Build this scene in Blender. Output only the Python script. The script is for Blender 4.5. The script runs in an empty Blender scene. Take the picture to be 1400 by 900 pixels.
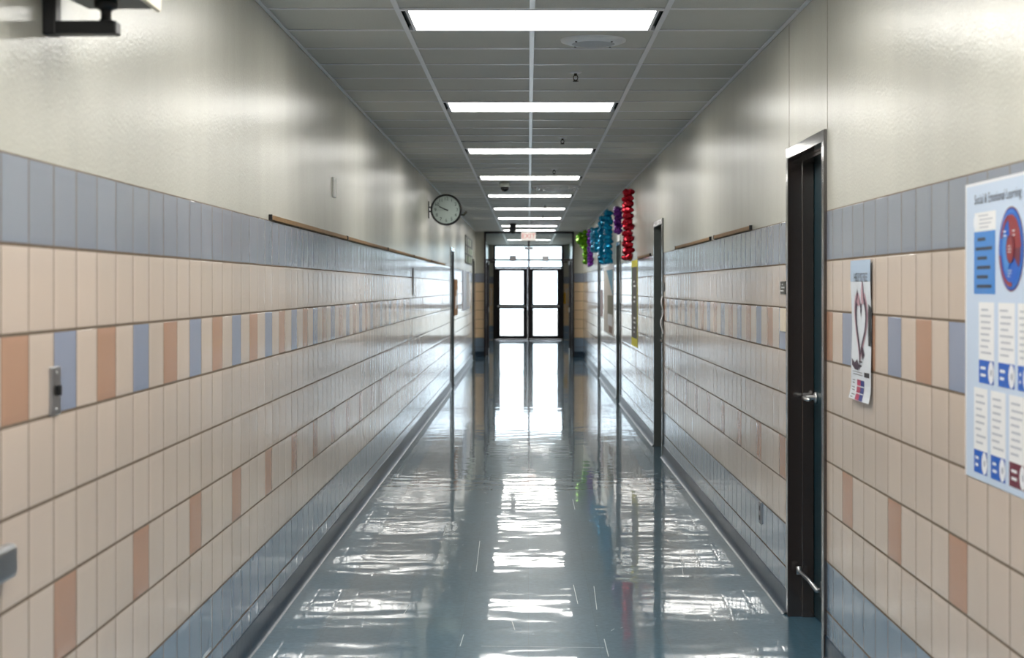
import bpy, bmesh, math, random
from mathutils import Vector, Matrix
random.seed(7)
S = bpy.context.scene
C = S.collection
PI = math.pi

# ------------------------------------------------------------------ measures (metres)
F = 2218.0                      # focal length in pixels of a 1400 px wide frame
CAM_Z = 1.54
XL, XR = -1.18, 1.223           # faces of the two long walls
CEIL = 2.78
Y_BACK, Y_END, Y_FAR = -8.0, 36.1, 47.5
PITCH = 0.603                   # ceiling grid
GY0 = 7.2385
COLX = [XL, -0.586, 0.017, 0.62, XR]

# ------------------------------------------------------------------ mesh helper
class MB:
    def __init__(self):
        self.v, self.f, self.m, self.t, self.s = [], [], [], [], []
    def face(self, idx, mat=0, tint=0.5, smooth=False):
        self.f.append(idx); self.m.append(mat); self.t.append(tint); self.s.append(smooth)
    def poly(self, pts, mat=0, tint=0.5):
        b = len(self.v); self.v += [tuple(p) for p in pts]
        self.face(list(range(b, b + len(pts))), mat, tint)
    def hexa(self, p, mat=0, tint=0.5):
        """eight points: four of one side, four of the other"""
        b = len(self.v); self.v += [tuple(q) for q in p]
        for q in ((0, 3, 2, 1), (4, 5, 6, 7), (0, 1, 5, 4), (1, 2, 6, 5), (2, 3, 7, 6), (3, 0, 4, 7)):
            self.face([b + i for i in q], mat, tint)
    def box(self, x0, x1, y0, y1, z0, z1, mat=0, tint=0.5):
        self.hexa([(x0, y0, z0), (x1, y0, z0), (x1, y1, z0), (x0, y1, z0),
                   (x0, y0, z1), (x1, y0, z1), (x1, y1, z1), (x0, y1, z1)], mat, tint)
    def tube(self, pts, r, seg=10, mat=0, cap=True):
        pts = [Vector(p) for p in pts]; n = len(pts)
        rs = r if isinstance(r, (list, tuple)) else [r] * n
        rings = []
        prev = None
        for i, p in enumerate(pts):
            d = (pts[min(i + 1, n - 1)] - pts[max(i - 1, 0)]).normalized()
            up = Vector((0, 0, 1)) if abs(d.z) < 0.9 else Vector((1, 0, 0))
            if prev is not None: up = prev
            a = d.cross(up)
            if a.length < 1e-6: a = d.cross(Vector((0, 1, 0)))
            a.normalize(); bb = a.cross(d).normalized(); prev = bb
            base = len(self.v)
            for k in range(seg):
                an = 2 * PI * k / seg
                self.v.append(tuple(p + (a * math.cos(an) + bb * math.sin(an)) * rs[i]))
            rings.append(base)
        for i in range(n - 1):
            for k in range(seg):
                k2 = (k + 1) % seg
                self.face([rings[i] + k, rings[i] + k2, rings[i + 1] + k2, rings[i + 1] + k], mat, 0.5, True)
        if cap:
            self.face([rings[0] + k for k in reversed(range(seg))], mat)
            self.face([rings[-1] + k for k in range(seg)], mat)
    def lathe(self, prof, c, axis='Z', seg=40, mat=0, sharp=False):
        """prof: list of (radius, height)"""
        rings = []
        for r, h in prof:
            base = len(self.v)
            for k in range(seg):
                an = 2 * PI * k / seg
                a, b = r * math.cos(an), r * math.sin(an)
                if axis == 'Z': q = (c[0] + a, c[1] + b, c[2] + h)
                elif axis == 'Y': q = (c[0] + a, c[1] + h, c[2] + b)
                else: q = (c[0] + h, c[1] + a, c[2] + b)
                self.v.append(q)
            rings.append(base)
        for i in range(len(prof) - 1):
            for k in range(seg):
                k2 = (k + 1) % seg
                self.face([rings[i] + k, rings[i] + k2, rings[i + 1] + k2, rings[i + 1] + k], mat, 0.5, not sharp)
        if prof[0][0] > 1e-5: self.face([rings[0] + k for k in range(seg)], mat)
        if prof[-1][0] > 1e-5: self.face([rings[-1] + k for k in range(seg)], mat)
    def text(self, s, M, size, mat=0, align='CENTER', extrude=0.0):
        cu = bpy.data.curves.new('txt', 'FONT'); cu.body = s; cu.size = size
        cu.align_x = align; cu.align_y = 'CENTER'; cu.extrude = extrude; cu.resolution_u = 3
        ob = bpy.data.objects.new('txt', cu)
        me = ob.to_mesh()
        b = len(self.v)
        self.v += [tuple(M @ v.co) for v in me.vertices]
        for p in me.polygons:
            self.face([b + i for i in p.vertices], mat)
        ob.to_mesh_clear(); bpy.data.objects.remove(ob); bpy.data.curves.remove(cu)
    def build(self, name, mats, parent=None, loc=(0, 0, 0), bevel=0.0, seg=2, fix=True):
        me = bpy.data.meshes.new(name)
        lo = Vector(loc)
        me.from_pydata([tuple(Vector(v) - lo) for v in self.v], [], self.f)
        for m in (mats if isinstance(mats, (list, tuple)) else [mats]): me.materials.append(m)
        me.polygons.foreach_set('material_index', self.m)
        me.polygons.foreach_set('use_smooth', self.s)
        at = me.attributes.new('tint', 'FLOAT', 'FACE'); at.data.foreach_set('value', self.t)
        me.update()
        if fix:
            bm = bmesh.new(); bm.from_mesh(me)
            bmesh.ops.recalc_face_normals(bm, faces=bm.faces)
            bm.to_mesh(me); bm.free()
        o = bpy.data.objects.new(name, me); C.objects.link(o)
        o.location = lo
        if parent is not None:
            o.parent = parent
            w = Vector((0, 0, 0)); q = parent
            while q is not None: w += Vector(q.location); q = q.parent
            o.location = lo - w
        if bevel > 0:
            md = o.modifiers.new('bevel', 'BEVEL'); md.width = bevel; md.segments = seg
            md.limit_method = 'ANGLE'; md.angle_limit = math.radians(40)
        return o

def tag(o, label, cat, group=None, kind=None):
    o['label'] = label; o['category'] = cat
    if group: o['group'] = group
    if kind: o['kind'] = kind
    return o
def empty(name, loc):
    o = bpy.data.objects.new(name, None); C.objects.link(o); o.location = loc
    o.empty_display_size = 0.1
    return o
def struct(o, label=None):
    o['kind'] = 'structure'
    if label: o['label'] = label
    return o
def copy_tree(o, parent=None):
    c = o.copy(); C.objects.link(c)
    if parent is not None: c.parent = parent
    for ch in list(o.children): copy_tree(ch, c)
    return c

# ------------------------------------------------------------------ materials
def lin(c):
    return tuple(((x / 255) / 12.92 if x / 255 <= 0.04045 else ((x / 255 + 0.055) / 1.055) ** 2.4) for x in c) + (1.0,)
def mat(name, rgb, rough=0.5, metal=0.0, spec=0.5, coat=0.0, coat_rough=0.05, bump=None, vary=0.0, vscale=6.0, tint=0.0,
        vstretch=(1, 1, 1), ior=1.5):
    m = bpy.data.materials.new(name); m.use_nodes = True
    nt = m.node_tree; N, L = nt.nodes, nt.links
    p = N['Principled BSDF']
    p.inputs['Base Color'].default_value = lin(rgb)
    p.inputs['Roughness'].default_value = rough
    p.inputs['Metallic'].default_value = metal
    p.inputs['Specular IOR Level'].default_value = spec
    p.inputs['IOR'].default_value = ior
    p.inputs['Coat Weight'].default_value = coat
    p.inputs['Coat Roughness'].default_value = coat_rough
    tc = N.new('ShaderNodeTexCoord')
    col = None
    if vary > 0:
        mp = N.new('ShaderNodeMapping'); L.new(tc.outputs['Object'], mp.inputs['Vector']); mp.inputs['Scale'].default_value = vstretch
        nz = N.new('ShaderNodeTexNoise'); nz.inputs['Scale'].default_value = vscale; nz.inputs['Detail'].default_value = 5
        L.new(mp.outputs[0], nz.inputs['Vector'])
        mr = N.new('ShaderNodeMapRange'); mr.inputs[1].default_value = 0.3; mr.inputs[2].default_value = 0.7
        mr.inputs[3].default_value = 1 - vary; mr.inputs[4].default_value = 1 + vary
        L.new(nz.outputs['Fac'], mr.inputs[0]); col = mr.outputs[0]
    if tint > 0:
        at = N.new('ShaderNodeAttribute'); at.attribute_name = 'tint'
        mr2 = N.new('ShaderNodeMapRange'); mr2.inputs[3].default_value = 1 - tint; mr2.inputs[4].default_value = 1 + tint
        L.new(at.outputs['Fac'], mr2.inputs[0])
        if col is None: col = mr2.outputs[0]
        else:
            mu = N.new('ShaderNodeMath'); mu.operation = 'MULTIPLY'
            L.new(col, mu.inputs[0]); L.new(mr2.outputs[0], mu.inputs[1]); col = mu.outputs[0]
    if col is not None:
        vm = N.new('ShaderNodeVectorMath'); vm.operation = 'SCALE'
        vm.inputs[0].default_value = lin(rgb)[:3]
        L.new(col, vm.inputs['Scale']); L.new(vm.outputs[0], p.inputs['Base Color'])
    if bump:
        sc, dist, det = bump[:3]
        mp2 = N.new('ShaderNodeMapping'); L.new(tc.outputs['Object'], mp2.inputs['Vector'])
        if len(bump) > 3: mp2.inputs['Scale'].default_value = bump[3]
        n2 = N.new('ShaderNodeTexNoise'); n2.inputs['Scale'].default_value = sc; n2.inputs['Detail'].default_value = det
        L.new(mp2.outputs[0], n2.inputs['Vector'])
        bp = N.new('ShaderNodeBump'); bp.inputs['Strength'].default_value = 1.0; bp.inputs['Distance'].default_value = dist
        L.new(n2.outputs['Fac'], bp.inputs['Height'])
        L.new(bp.outputs[0], p.inputs['Normal'])
        if coat > 0: L.new(bp.outputs[0], p.inputs['Coat Normal'])
    return m
def emis(name, rgb, strength):
    m = bpy.data.materials.new(name); m.use_nodes = True
    N, L = m.node_tree.nodes, m.node_tree.links
    for n in list(N): N.remove(n)
    e = N.new('ShaderNodeEmission'); o = N.new('ShaderNodeOutputMaterial')
    e.inputs[0].default_value = lin(rgb); e.inputs[1].default_value = strength
    L.new(e.outputs[0], o.inputs[0])
    return m
def thin_glass(name, tintc=(255, 255, 255)):
    m = bpy.data.materials.new(name); m.use_nodes = True
    N, L = m.node_tree.nodes, m.node_tree.links
    for n in list(N): N.remove(n)
    t = N.new('ShaderNodeBsdfTransparent'); t.inputs[0].default_value = lin(tintc)
    g = N.new('ShaderNodeBsdfGlossy'); g.inputs['Roughness'].default_value = 0.01
    fr = N.new('ShaderNodeFresnel'); fr.inputs[0].default_value = 1.5
    mx = N.new('ShaderNodeMixShader'); o = N.new('ShaderNodeOutputMaterial')
    L.new(fr.outputs[0], mx.inputs[0]); L.new(t.outputs[0], mx.inputs[1]); L.new(g.outputs[0], mx.inputs[2]); L.new(mx.outputs[0], o.inputs[0])
    return m

LIGHT = 16.0
M = {}
M['mortar'] = mat('mortar', (104, 88, 72), 0.9, vary=0.12, vscale=30)
tb = (9.0, 0.0006, 2)
M['cream'] = mat('cream_glazed_tile', (220, 202, 187), 0.2, bump=tb, tint=0.045, coat=0.45, coat_rough=0.08)
M['tan'] = mat('tan_glazed_tile', (232, 206, 168), 0.2, bump=tb, tint=0.04)
M['terra'] = mat('terracotta_glazed_tile', (196, 153, 127), 0.2, bump=tb, tint=0.05, coat=0.45, coat_rough=0.08)
M['blue'] = mat('blue_glazed_tile', (150, 161, 186), 0.2, bump=tb, tint=0.05, coat=0.45, coat_rough=0.08)
M['grey'] = mat('grey_blue_glazed_tile', (146, 153, 167), 0.22, bump=tb, tint=0.05, coat=0.45, coat_rough=0.08)
M['basetile'] = mat('slate_blue_glazed_tile', (124, 145, 166), 0.18, bump=tb, tint=0.05, coat=0.45, coat_rough=0.08)
M['paint'] = mat('semi_gloss_wall_paint', (198, 196, 185), 0.23, bump=(90, 0.0012, 3), vary=0.035, vscale=1.6, vstretch=(1, 3, 0.5))
M['joint'] = mat('wall_joint', (110, 104, 92), 0.8)
M['vinyl'] = mat('dark_blue_vinyl_base', (28, 52, 72), 0.28, spec=0.25, bump=(18, 0.001, 3))
M['bar'] = mat('ceiling_grid_paint', (232, 232, 238), 0.28, spec=0.6)
M['bronze'] = mat('dark_bronze_metal', (26, 20, 24), 0.45, metal=0.0, spec=0.3)
M['jamb'] = mat('dark_brown_frame_paint', (50, 42, 40), 0.16, spec=0.6, coat=1.0, coat_rough=0.12, ior=1.7, bump=(40, 0.0002, 2))
M['jambgrey'] = mat('grey_green_frame_paint', (84, 88, 86), 0.2, spec=0.6, coat=0.7, coat_rough=0.15, bump=(40, 0.0002, 2))
M['leaf'] = mat('dark_teal_door_paint', (22, 52, 62), 0.3, spec=0.5, bump=(50, 0.0002, 2))
M['chrome'] = mat('satin_chrome', (220, 220, 222), 0.28, metal=1.0)
M['steel'] = mat('brushed_steel', (176, 178, 182), 0.32, metal=1.0, bump=(60, 0.0002, 2, (1, 1, 14)))
M['black'] = mat('black_plastic', (16, 16, 18), 0.55)
M['blackmetal'] = mat('black_powder_coat', (12, 12, 16), 0.4, bump=(300, 0.0002, 2))
M['dark'] = mat('dark_void', (20, 20, 20), 0.8)
M['white'] = mat('white_plastic', (228, 228, 224), 0.4)
M['paper'] = mat('white_paper', (238, 238, 240), 0.55)
M['cork'] = mat('brown_cork', (134, 104, 68), 0.7, vary=0.15, vscale=60, bump=(200, 0.0008, 3))
M['greyplastic'] = mat('grey_plastic', (88, 88, 90), 0.5)
M['creamplastic'] = mat('cream_plastic', (232, 222, 202), 0.4)
M['glass'] = thin_glass('clear_glass', (244, 248, 248))
M['lens'] = emis('lit_light_diffuser', (253, 251, 244), LIGHT)
M['ash'] = mat('ash', (150, 150, 150), 0.6)

def ceiling_tile_material():
    m = mat('acoustic_ceiling_tile', (206, 205, 200), 0.55, spec=0.5, vary=0.03, vscale=2.0, tint=0.04)
    N, L = m.node_tree.nodes, m.node_tree.links
    p = N['Principled BSDF']
    tc = N.new('ShaderNodeTexCoord')
    nz = N.new('ShaderNodeTexNoise'); nz.inputs['Scale'].default_value = 110; nz.inputs['Detail'].default_value = 3
    L.new(tc.outputs['Object'], nz.inputs['Vector'])
    bp = N.new('ShaderNodeBump'); bp.inputs['Distance'].default_value = 0.0018
    L.new(nz.outputs['Fac'], bp.inputs['Height']); L.new(bp.outputs[0], p.inputs['Normal'])
    return m
M['ctile'] = ceiling_tile_material()

def floor_material():
    m = bpy.data.materials.new('waxed_blue_grey_vinyl_tile'); m.use_nodes = True
    N, L = m.node_tree.nodes, m.node_tree.links
    p = N['Principled BSDF']
    tc = N.new('ShaderNodeTexCoord')
    # tile cells 0.305 m with their own shade
    sn = N.new('ShaderNodeVectorMath'); sn.operation = 'SCALE'; sn.inputs['Scale'].default_value = 1 / 0.305
    L.new(tc.outputs['Object'], sn.inputs[0])
    fl = N.new('ShaderNodeVectorMath'); fl.operation = 'FLOOR'; L.new(sn.outputs[0], fl.inputs[0])
    wn = N.new('ShaderNodeTexWhiteNoise'); L.new(fl.outputs[0], wn.inputs['Vector'])
    fr = N.new('ShaderNodeVectorMath'); fr.operation = 'FRACTION'; L.new(sn.outputs[0], fr.inputs[0])
    sx = N.new('ShaderNodeSeparateXYZ'); L.new(fr.outputs[0], sx.inputs[0])
    def edge(o):
        a = N.new('ShaderNodeMath'); a.operation = 'SUBTRACT'; L.new(o, a.inputs[0]); a.inputs[1].default_value = 0.5
        b = N.new('ShaderNodeMath'); b.operation = 'ABSOLUTE'; L.new(a.outputs[0], b.inputs[0]); return b.outputs[0]
    mxm = N.new('ShaderNodeMath'); mxm.operation = 'MAXIMUM'
    L.new(edge(sx.outputs['X']), mxm.inputs[0]); L.new(edge(sx.outputs['Y']), mxm.inputs[1])
    gap = N.new('ShaderNodeMapRange'); gap.inputs[1].default_value = 0.494; gap.inputs[2].default_value = 0.499
    gap.inputs[3].default_value = 1.0; gap.inputs[4].default_value = 0.72
    L.new(mxm.outputs[0], gap.inputs[0])
    nz = N.new('ShaderNodeTexNoise'); nz.inputs['Scale'].default_value = 38; nz.inputs['Detail'].default_value = 6
    L.new(tc.outputs['Object'], nz.inputs['Vector'])
    sh = N.new('ShaderNodeMapRange'); sh.inputs[3].default_value = 0.94; sh.inputs[4].default_value = 1.06; L.new(wn.outputs['Value'], sh.inputs[0])
    mu = N.new('ShaderNodeMath'); mu.operation = 'MULTIPLY'; L.new(sh.outputs[0], mu.inputs[0]); L.new(gap.outputs[0], mu.inputs[1])
    ra = N.new('ShaderNodeValToRGB')
    ra.color_ramp.elements[0].position = 0.3; ra.color_ramp.elements[0].color = lin((62, 100, 122))
    ra.color_ramp.elements[1].position = 0.7; ra.color_ramp.elements[1].color = lin((82, 119, 140))
    L.new(nz.outputs['Fac'], ra.inputs[0])
    vm = N.new('ShaderNodeVectorMath'); vm.operation = 'SCALE'; L.new(ra.outputs[0], vm.inputs[0]); L.new(mu.outputs[0], vm.inputs['Scale'])
    L.new(vm.outputs[0], p.inputs['Base Color'])
    p.inputs['Roughness'].default_value = 0.3; p.inputs['Specular IOR Level'].default_value = 0.2
    p.inputs['Coat Weight'].default_value = 1.0; p.inputs['Coat Roughness'].default_value = 0.035; p.inputs['Coat IOR'].default_value = 1.65
    return m
M['floor'] = floor_material()
M['scratch'] = mat('pale_scratch', (200, 210, 214), 0.6)

# ------------------------------------------------------------------ wall planes: (s along, z up, out into the corridor)
def PL(s, z, d=0.0): return (XL + d, s, z)
def PR(s, z, d=0.0): return (XR - d, s, z)
def wbox(mb, P, s0, s1, z0, z1, d0, d1, mt=0, tint=0.5):
    mb.hexa([P(s0, z0, d0), P(s1, z0, d0), P(s1, z1, d0), P(s0, z1, d0), P(s0, z0, d1), P(s1, z0, d1), P(s1, z1, d1), P(s0, z1, d1)], mt, tint)

# ------------------------------------------------------------------ openings: outer edges of the door frames
DOORS_R = [(6.655, 7.63, 2.19), (14.70, 15.73, 2.17), (21.50, 22.42, 2.16), (27.60, 28.45, 2.16)]
DOORS_L = [(24.6, 25.55, 2.15), (34.2, 35.2, 2.15)]

def tile_wall(mb, P, s_from, s_to, phase, pitch, ztop, rowh, openings, accent_at, face_d=0.0, rows=None):
    """glazed tiles set proud of the mortar; every tile has its own slight tilt"""
    n0 = math.floor((s_from - phase) / pitch); n1 = math.ceil((s_to - phase) / pitch)
    for r in range(9):
        z1 = ztop - r * rowh; z0 = max(z1 - rowh, 0.0)
        if z1 <= 0.02: break
        for n in range(n0, n1 + 1):
            a, b = phase + n * pitch, phase + (n + 1) * pitch
            a, b = max(a, s_from), min(b, s_to)
            spans = [(a, b)] if b - a > 0.012 else []
            for (o0, o1, oz) in openings:
                ns = []
                for (p, q) in spans:
                    if q <= o0 or p >= o1: ns.append((p, q)); continue
                    if o0 - p > 0.012: ns.append((p, o0))
                    if q - o1 > 0.012: ns.append((o1, q))
                spans = ns
            k = (n - accent_at) % 4
            if rows: mt = rows[r]
            elif r == 0: mt = 5
            elif r in (7, 8): mt = 6
            elif r == 2: mt = (4, 2, 3, 2)[k]          # blue, cream, terracotta, cream
            elif r == 5: mt = 3 if k == 0 else 2
            else: mt = 2
            tn = random.random()
            for (p, q) in spans:
                gv, gh, ch = 0.0034, 0.0040, 0.0012
                hw, hh = 0.5 * (q - p), 0.5 * (z1 - z0); cs, cz_ = 0.5 * (p + q), 0.5 * (z0 + z1)
                ty, tz, t0 = random.gauss(0, 0.00012), random.gauss(0, 0.00006), random.gauss(0, 0.00004)
                pil = random.uniform(0.0003, 0.0007)
                sg = ((-1, -1), (1, -1), (1, 1), (-1, 1))
                base = len(mb.v)
                eb = min(0.024, hw * 0.4)
                for lvl, (ia, ib, dd) in enumerate(((gv, gh, -0.0009), (gv + ch, gh + ch, -pil), (gv + ch + eb, gh + ch + 0.016, 0.0))):
                    for sx, sz in sg:
                        mb.v.append(P(cs + sx * (hw - ia), cz_ + sz * (hh - ib), face_d + dd + (t0 + sx * ty + sz * tz if lvl else 0)))
                mb.face([base + 8, base + 9, base + 10, base + 11], mt, tn)
                for lv in (0, 4):
                    for e in range(4):
                        e2 = (e + 1) % 4
                        mb.face([base + lv + e, base + lv + e2, base + lv + 4 + e2, base + lv + 4 + e], mt, tn)

WM = [M['mortar'], M['paint'], M['cream'], M['terra'], M['blue'], M['grey'], M['basetile'], M['joint'], M['dark']]
def long_wall(name, P, phase, ztop, rowh, openings, accent_at, pitch, flip):
    mb = MB()
    edges = [Y_BACK]
    for o in sorted(openings): edges += [o[0], o[1]]
    edges.append(Y_END)
    for i in range(0, len(edges), 2):
        wbox(mb, P, edges[i], edges[i + 1], -0.02, ztop, -0.25, -0.001, 0)
        wbox(mb, P, edges[i], edges[i + 1], ztop, 3.1, -0.25, -0.002, 1)
    for o in openings:
        wbox(mb, P, o[0], o[1], o[2], 3.1, -0.25, -0.002, 1)
        wbox(mb, P, o[0], o[1], -0.02, o[2], -0.25, -0.2, 8)
    tile_wall(mb, P, Y_BACK, Y_END, phase, pitch, ztop, rowh, openings, accent_at)
    return mb
ZL, HL = 1.847, 0.208
ZR, HR = 1.855, 0.2055
mb = long_wall('wall_left', PL, 3.834, ZL, HL, DOORS_L, 1, 0.2023, False)
# left phase: joint at 3.834; tile 4.04-4.24 is blue
wl = struct(mb.build('wall_left', WM), 'left corridor wall, cream paint above glazed tile with blue and terracotta accents')
mb = long_wall('wall_right', PR, 4.525, ZR, HR, DOORS_R, 0, 0.2, True)
for s in (6.645, 7.62):
    wbox(mb, PR, s - 0.002, s + 0.002, 2.19, CEIL, -0.003, -0.001, 7)
wr = struct(mb.build('wall_right', WM), 'right corridor wall, cream paint above glazed tile with dark door recesses')

# ------------------------------------------------------------------ end wall returns beside the glazed entrance
FX0, FX1 = -0.985, 1.012
mb = MB()
def PE(s, z, d=0.0): return (s, Y_END - d, z)
for (a, b) in ((XL - 0.25, FX0), (FX1, XR + 0.25)):
    wbox(mb, PE, a, b, -0.02, ZR, -0.2, -0.001, 0)
    wbox(mb, PE, a, b, ZR, 3.1, -0.2, -0.002, 1)
wbox(mb, PE, FX0, FX1, CEIL + 0.01, 3.1, -0.2, -0.002, 1)
E = [5, 2, 2, 2, 2, 2, 2, 6, 6]
tile_wall(mb, PE, XL, FX0, FX0 - 0.2 * 4, 0.4, ZR, HR, [], 0, rows=E)
tile_wall(mb, PE, FX1, XR, FX1, 0.4, ZR, HR, [], 0, rows=E)
EM = list(WM); EM[2] = M['tan']
struct(mb.build('wall_end', EM), 'short tan tiled wall either side of the glazed entrance')
mb = MB(); mb.box(XL - 0.25, XR + 0.25, Y_BACK - 0.2, Y_BACK, -0.02, 3.1, 0)
struct(mb.build('wall_back', [M['paint']]))

# ------------------------------------------------------------------ vestibule beyond the glass
VX0, VX1 = -1.16, 1.19
def PVL(s, z, d=0.0): return (VX0 + d, s, z)
def PVR(s, z, d=0.0): return (VX1 - d, s, z)
VM = list(EM)
for nm, P in (('wall_vestibule_left', PVL), ('wall_vestibule_right', PVR)):
    mb = MB()
    wbox(mb, P, Y_END + 0.2, Y_FAR + 0.2, -0.02, ZR, -0.2, -0.001, 0)
    wbox(mb, P, Y_END + 0.2, Y_FAR + 0.2, ZR, 3.1, -0.2, -0.002, 1)
    tile_wall(mb, P, Y_END + 0.2, Y_FAR, Y_END + 0.2, 0.4, ZR, HR, [], 0, rows=E)
    struct(mb.build(nm, VM))
mb = MB()
def PF(s, z, d=0.0): return (s, Y_FAR - d, z)
for (a, b) in ((VX0, -1.02), (1.02, VX1)):
    wbox(mb, PF, a, b, -0.02, 3.1, -0.2, -0.002, 1)
    tile_wall(mb, PF, a, b, a, 0.4, ZR, HR, [], 0, rows=E)
wbox(mb, PF, -1.02, 1.02, 2.775, 3.1, -0.2, -0.002, 1)
struct(mb.build('wall_far', VM))

# ------------------------------------------------------------------ floor
mb = MB()
from mathutils import noise as mnoise
mb.poly([(-1.6, Y_BACK, 0), (1.65, Y_BACK, 0), (1.65, 4.0, 0), (-1.6, 4.0, 0)], 0)
def ripple(x, y):
    return 1.8 * (2.6e-4 * mnoise.noise((x * 5.0, y * 8.0, 0.3)) + 1.0e-4 * mnoise.noise((x * 19.0, y * 17.0, 3.1)) + 3.0e-4 * mnoise.noise((x * 2.6, y * 2.2, 7.7)))
def ripple_patch(ya, yb, step):
    nx = int(3.25 / step); ny = int((yb - ya) / step); base = len(mb.v)
    for k in range(ny + 1):
        y = ya + (yb - ya) * k / ny
        for i in range(nx + 1):
            x = -1.6 + 3.25 * i / nx
            mb.v.append((x, y, 0.0 if k in (0, ny) else ripple(x, y)))
    for k in range(ny):
        for i in range(nx):
            a = base + k * (nx + 1) + i
            mb.face([a, a + 1, a + nx + 2, a + nx + 1], 0, 0.5, True)
ripple_patch(4.0, 20.0, 0.025)
ripple_patch(20.0, Y_FAR + 0.1, 0.04)
mb.poly([(-1.6, Y_BACK, -0.05), (1.65, Y_BACK, -0.05), (1.65, Y_FAR + 0.1, -0.05), (-1.6, Y_FAR + 0.1, -0.05)], 0)
def fpt(px, py):
    d = F * CAM_Z / (py - 393); return ((px - 722.5) * d / F, d)
scr = [((656, 740), (651, 782)), ((784, 800), (790, 826)), ((812, 802), (816, 834)), ((634, 868), (629, 884)),
       ((826, 874), (832, 898)), ((658, 884), (826, 886)), ((668, 637), (714, 642)), ((783, 683), (786, 697)), ((560, 828), (552, 840)),
       ((930, 760), (934, 786)), ((896, 676), (892, 690)), ((700, 850), (704, 862)), ((610, 720), (606, 733))]
for a, b in scr:
    (x0, y0), (x1, y1) = fpt(*a), fpt(*b)
    v = Vector((x1 - x0, y1 - y0)); n = Vector((-v.y, v.x)).normalized() * 0.0016
    mb.poly([(x0 + n.x, y0 + n.y, 0.0006), (x1 + n.x, y1 + n.y, 0.0006), (x1 - n.x, y1 - n.y, 0.0006), (x0 - n.x, y0 - n.y, 0.0006)], 1)
for _ in range(60):
    x0, y0 = random.uniform(-1, 1.05), random.uniform(6.8, 16); an = random.uniform(0, PI); ln = random.choice((0.01, 0.02, 0.05))
    dx, dy = math.cos(an) * ln, math.sin(an) * ln; nx, ny = -math.sin(an) * 0.0011, math.cos(an) * 0.0011
    mb.poly([(x0 + nx, y0 + ny, 0.0006), (x0 + dx + nx, y0 + dy + ny, 0.0006), (x0 + dx - nx, y0 + dy - ny, 0.0006), (x0 - nx, y0 - ny, 0.0006)], 1)
struct(mb.build('floor', [M['floor'], M['scratch']], fix=False), 'waxed blue-grey vinyl tile floor mirroring the lights')

# ------------------------------------------------------------------ cove base
def baseboard(name, P, openings, s_to=Y_END, s_from=Y_BACK):
    mb = MB()
    prof = [(-0.002, 0.112), (0.004, 0.112), (0.0055, 0.108), (0.0055, 0.04), (0.008, 0.025), (0.013, 0.012), (0.022, 0.004), (0.03, 0.0005)]
    edges = [s_from]
    for o in sorted(openings): edges += [o[0], o[1]]
    edges.append(s_to)
    for i in range(0, len(edges), 2):
        a = edges[i]
        while a < edges[i + 1] - 1e-4:
            b = min(a + 1.22, edges[i + 1])
            base = len(mb.v)
            for (d, z) in prof:
                mb.v.append(P(a + 0.0006, z, d)); mb.v.append(P(b - 0.0006, z, d))
            for j in range(len(prof) - 1):
                k = base + 2 * j
                mb.face([k, k + 1, k + 3, k + 2], 0, 0.5, j >= 3)
            a = b
    return struct(mb.build(name, [M['vinyl']], fix=False), None)
baseboard('baseboard_left', PL, DOORS_L)
baseboard('baseboard_right', PR, DOORS_R)
mb_e = baseboard('baseboard_end', PE, [(FX0, FX1, 3)], s_to=XR, s_from=XL)

# ------------------------------------------------------------------ ceiling
LIGHT_J = [-18, -15, -12, -9, -6, -3, 0, 6, 12, 18, 24, 30, 36, 42, 46]  # negative entries are unseen; the in-between ones are added to brighten the near walls
mb = MB()
j0, j1 = -25, 48
for j in range(j0, j1):
    y0, y1 = GY0 + j * PITCH, GY0 + (j + 1) * PITCH
    y1 = min(y1, Y_END); 
    if y1 - y0 < 0.02: continue
    for c in range(4):
        if j in LIGHT_J and c in (1, 2): continue
        x0, x1 = COLX[c], COLX[c + 1]
        z = CEIL + 0.006
        t = [random.gauss(0, 0.0011) for _ in range(4)]
        b = len(mb.v)
        mb.v += [(x0, y0, z + t[0]), (x1, y0, z + t[1]), (x1, y1, z + t[2]), (x0, y1, z + t[3])]
        mb.face([b, b + 3, b + 2, b + 1], 0, random.random())
def vest_light_cell(j, c): return j == 5 and c in (1, 2)
for j in range(0, 20):
    y0 = Y_END + 0.0 + j * PITCH; y1 = min(y0 + PITCH, Y_FAR)
    if y1 - y0 < 0.02: continue
    for c in range(4):
        if j == 10 and c in (1, 2): continue
        x0, x1 = COLX[c], COLX[c + 1]; b = len(mb.v); z = CEIL + 0.006
        mb.v += [(x0, y0, z), (x1, y0, z), (x1, y1, z), (x0, y1, z)]
        mb.face([b, b + 3, b + 2, b + 1], 0, random.random())
mb.box(XL - 0.3, XR + 0.3, Y_BACK - 0.2, Y_FAR + 0.3, 3.1, 3.2, 1)
struct(mb.build('ceiling', [M['ctile'], M['dark']], fix=False), 'grey acoustic tile drop ceiling')
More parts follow.
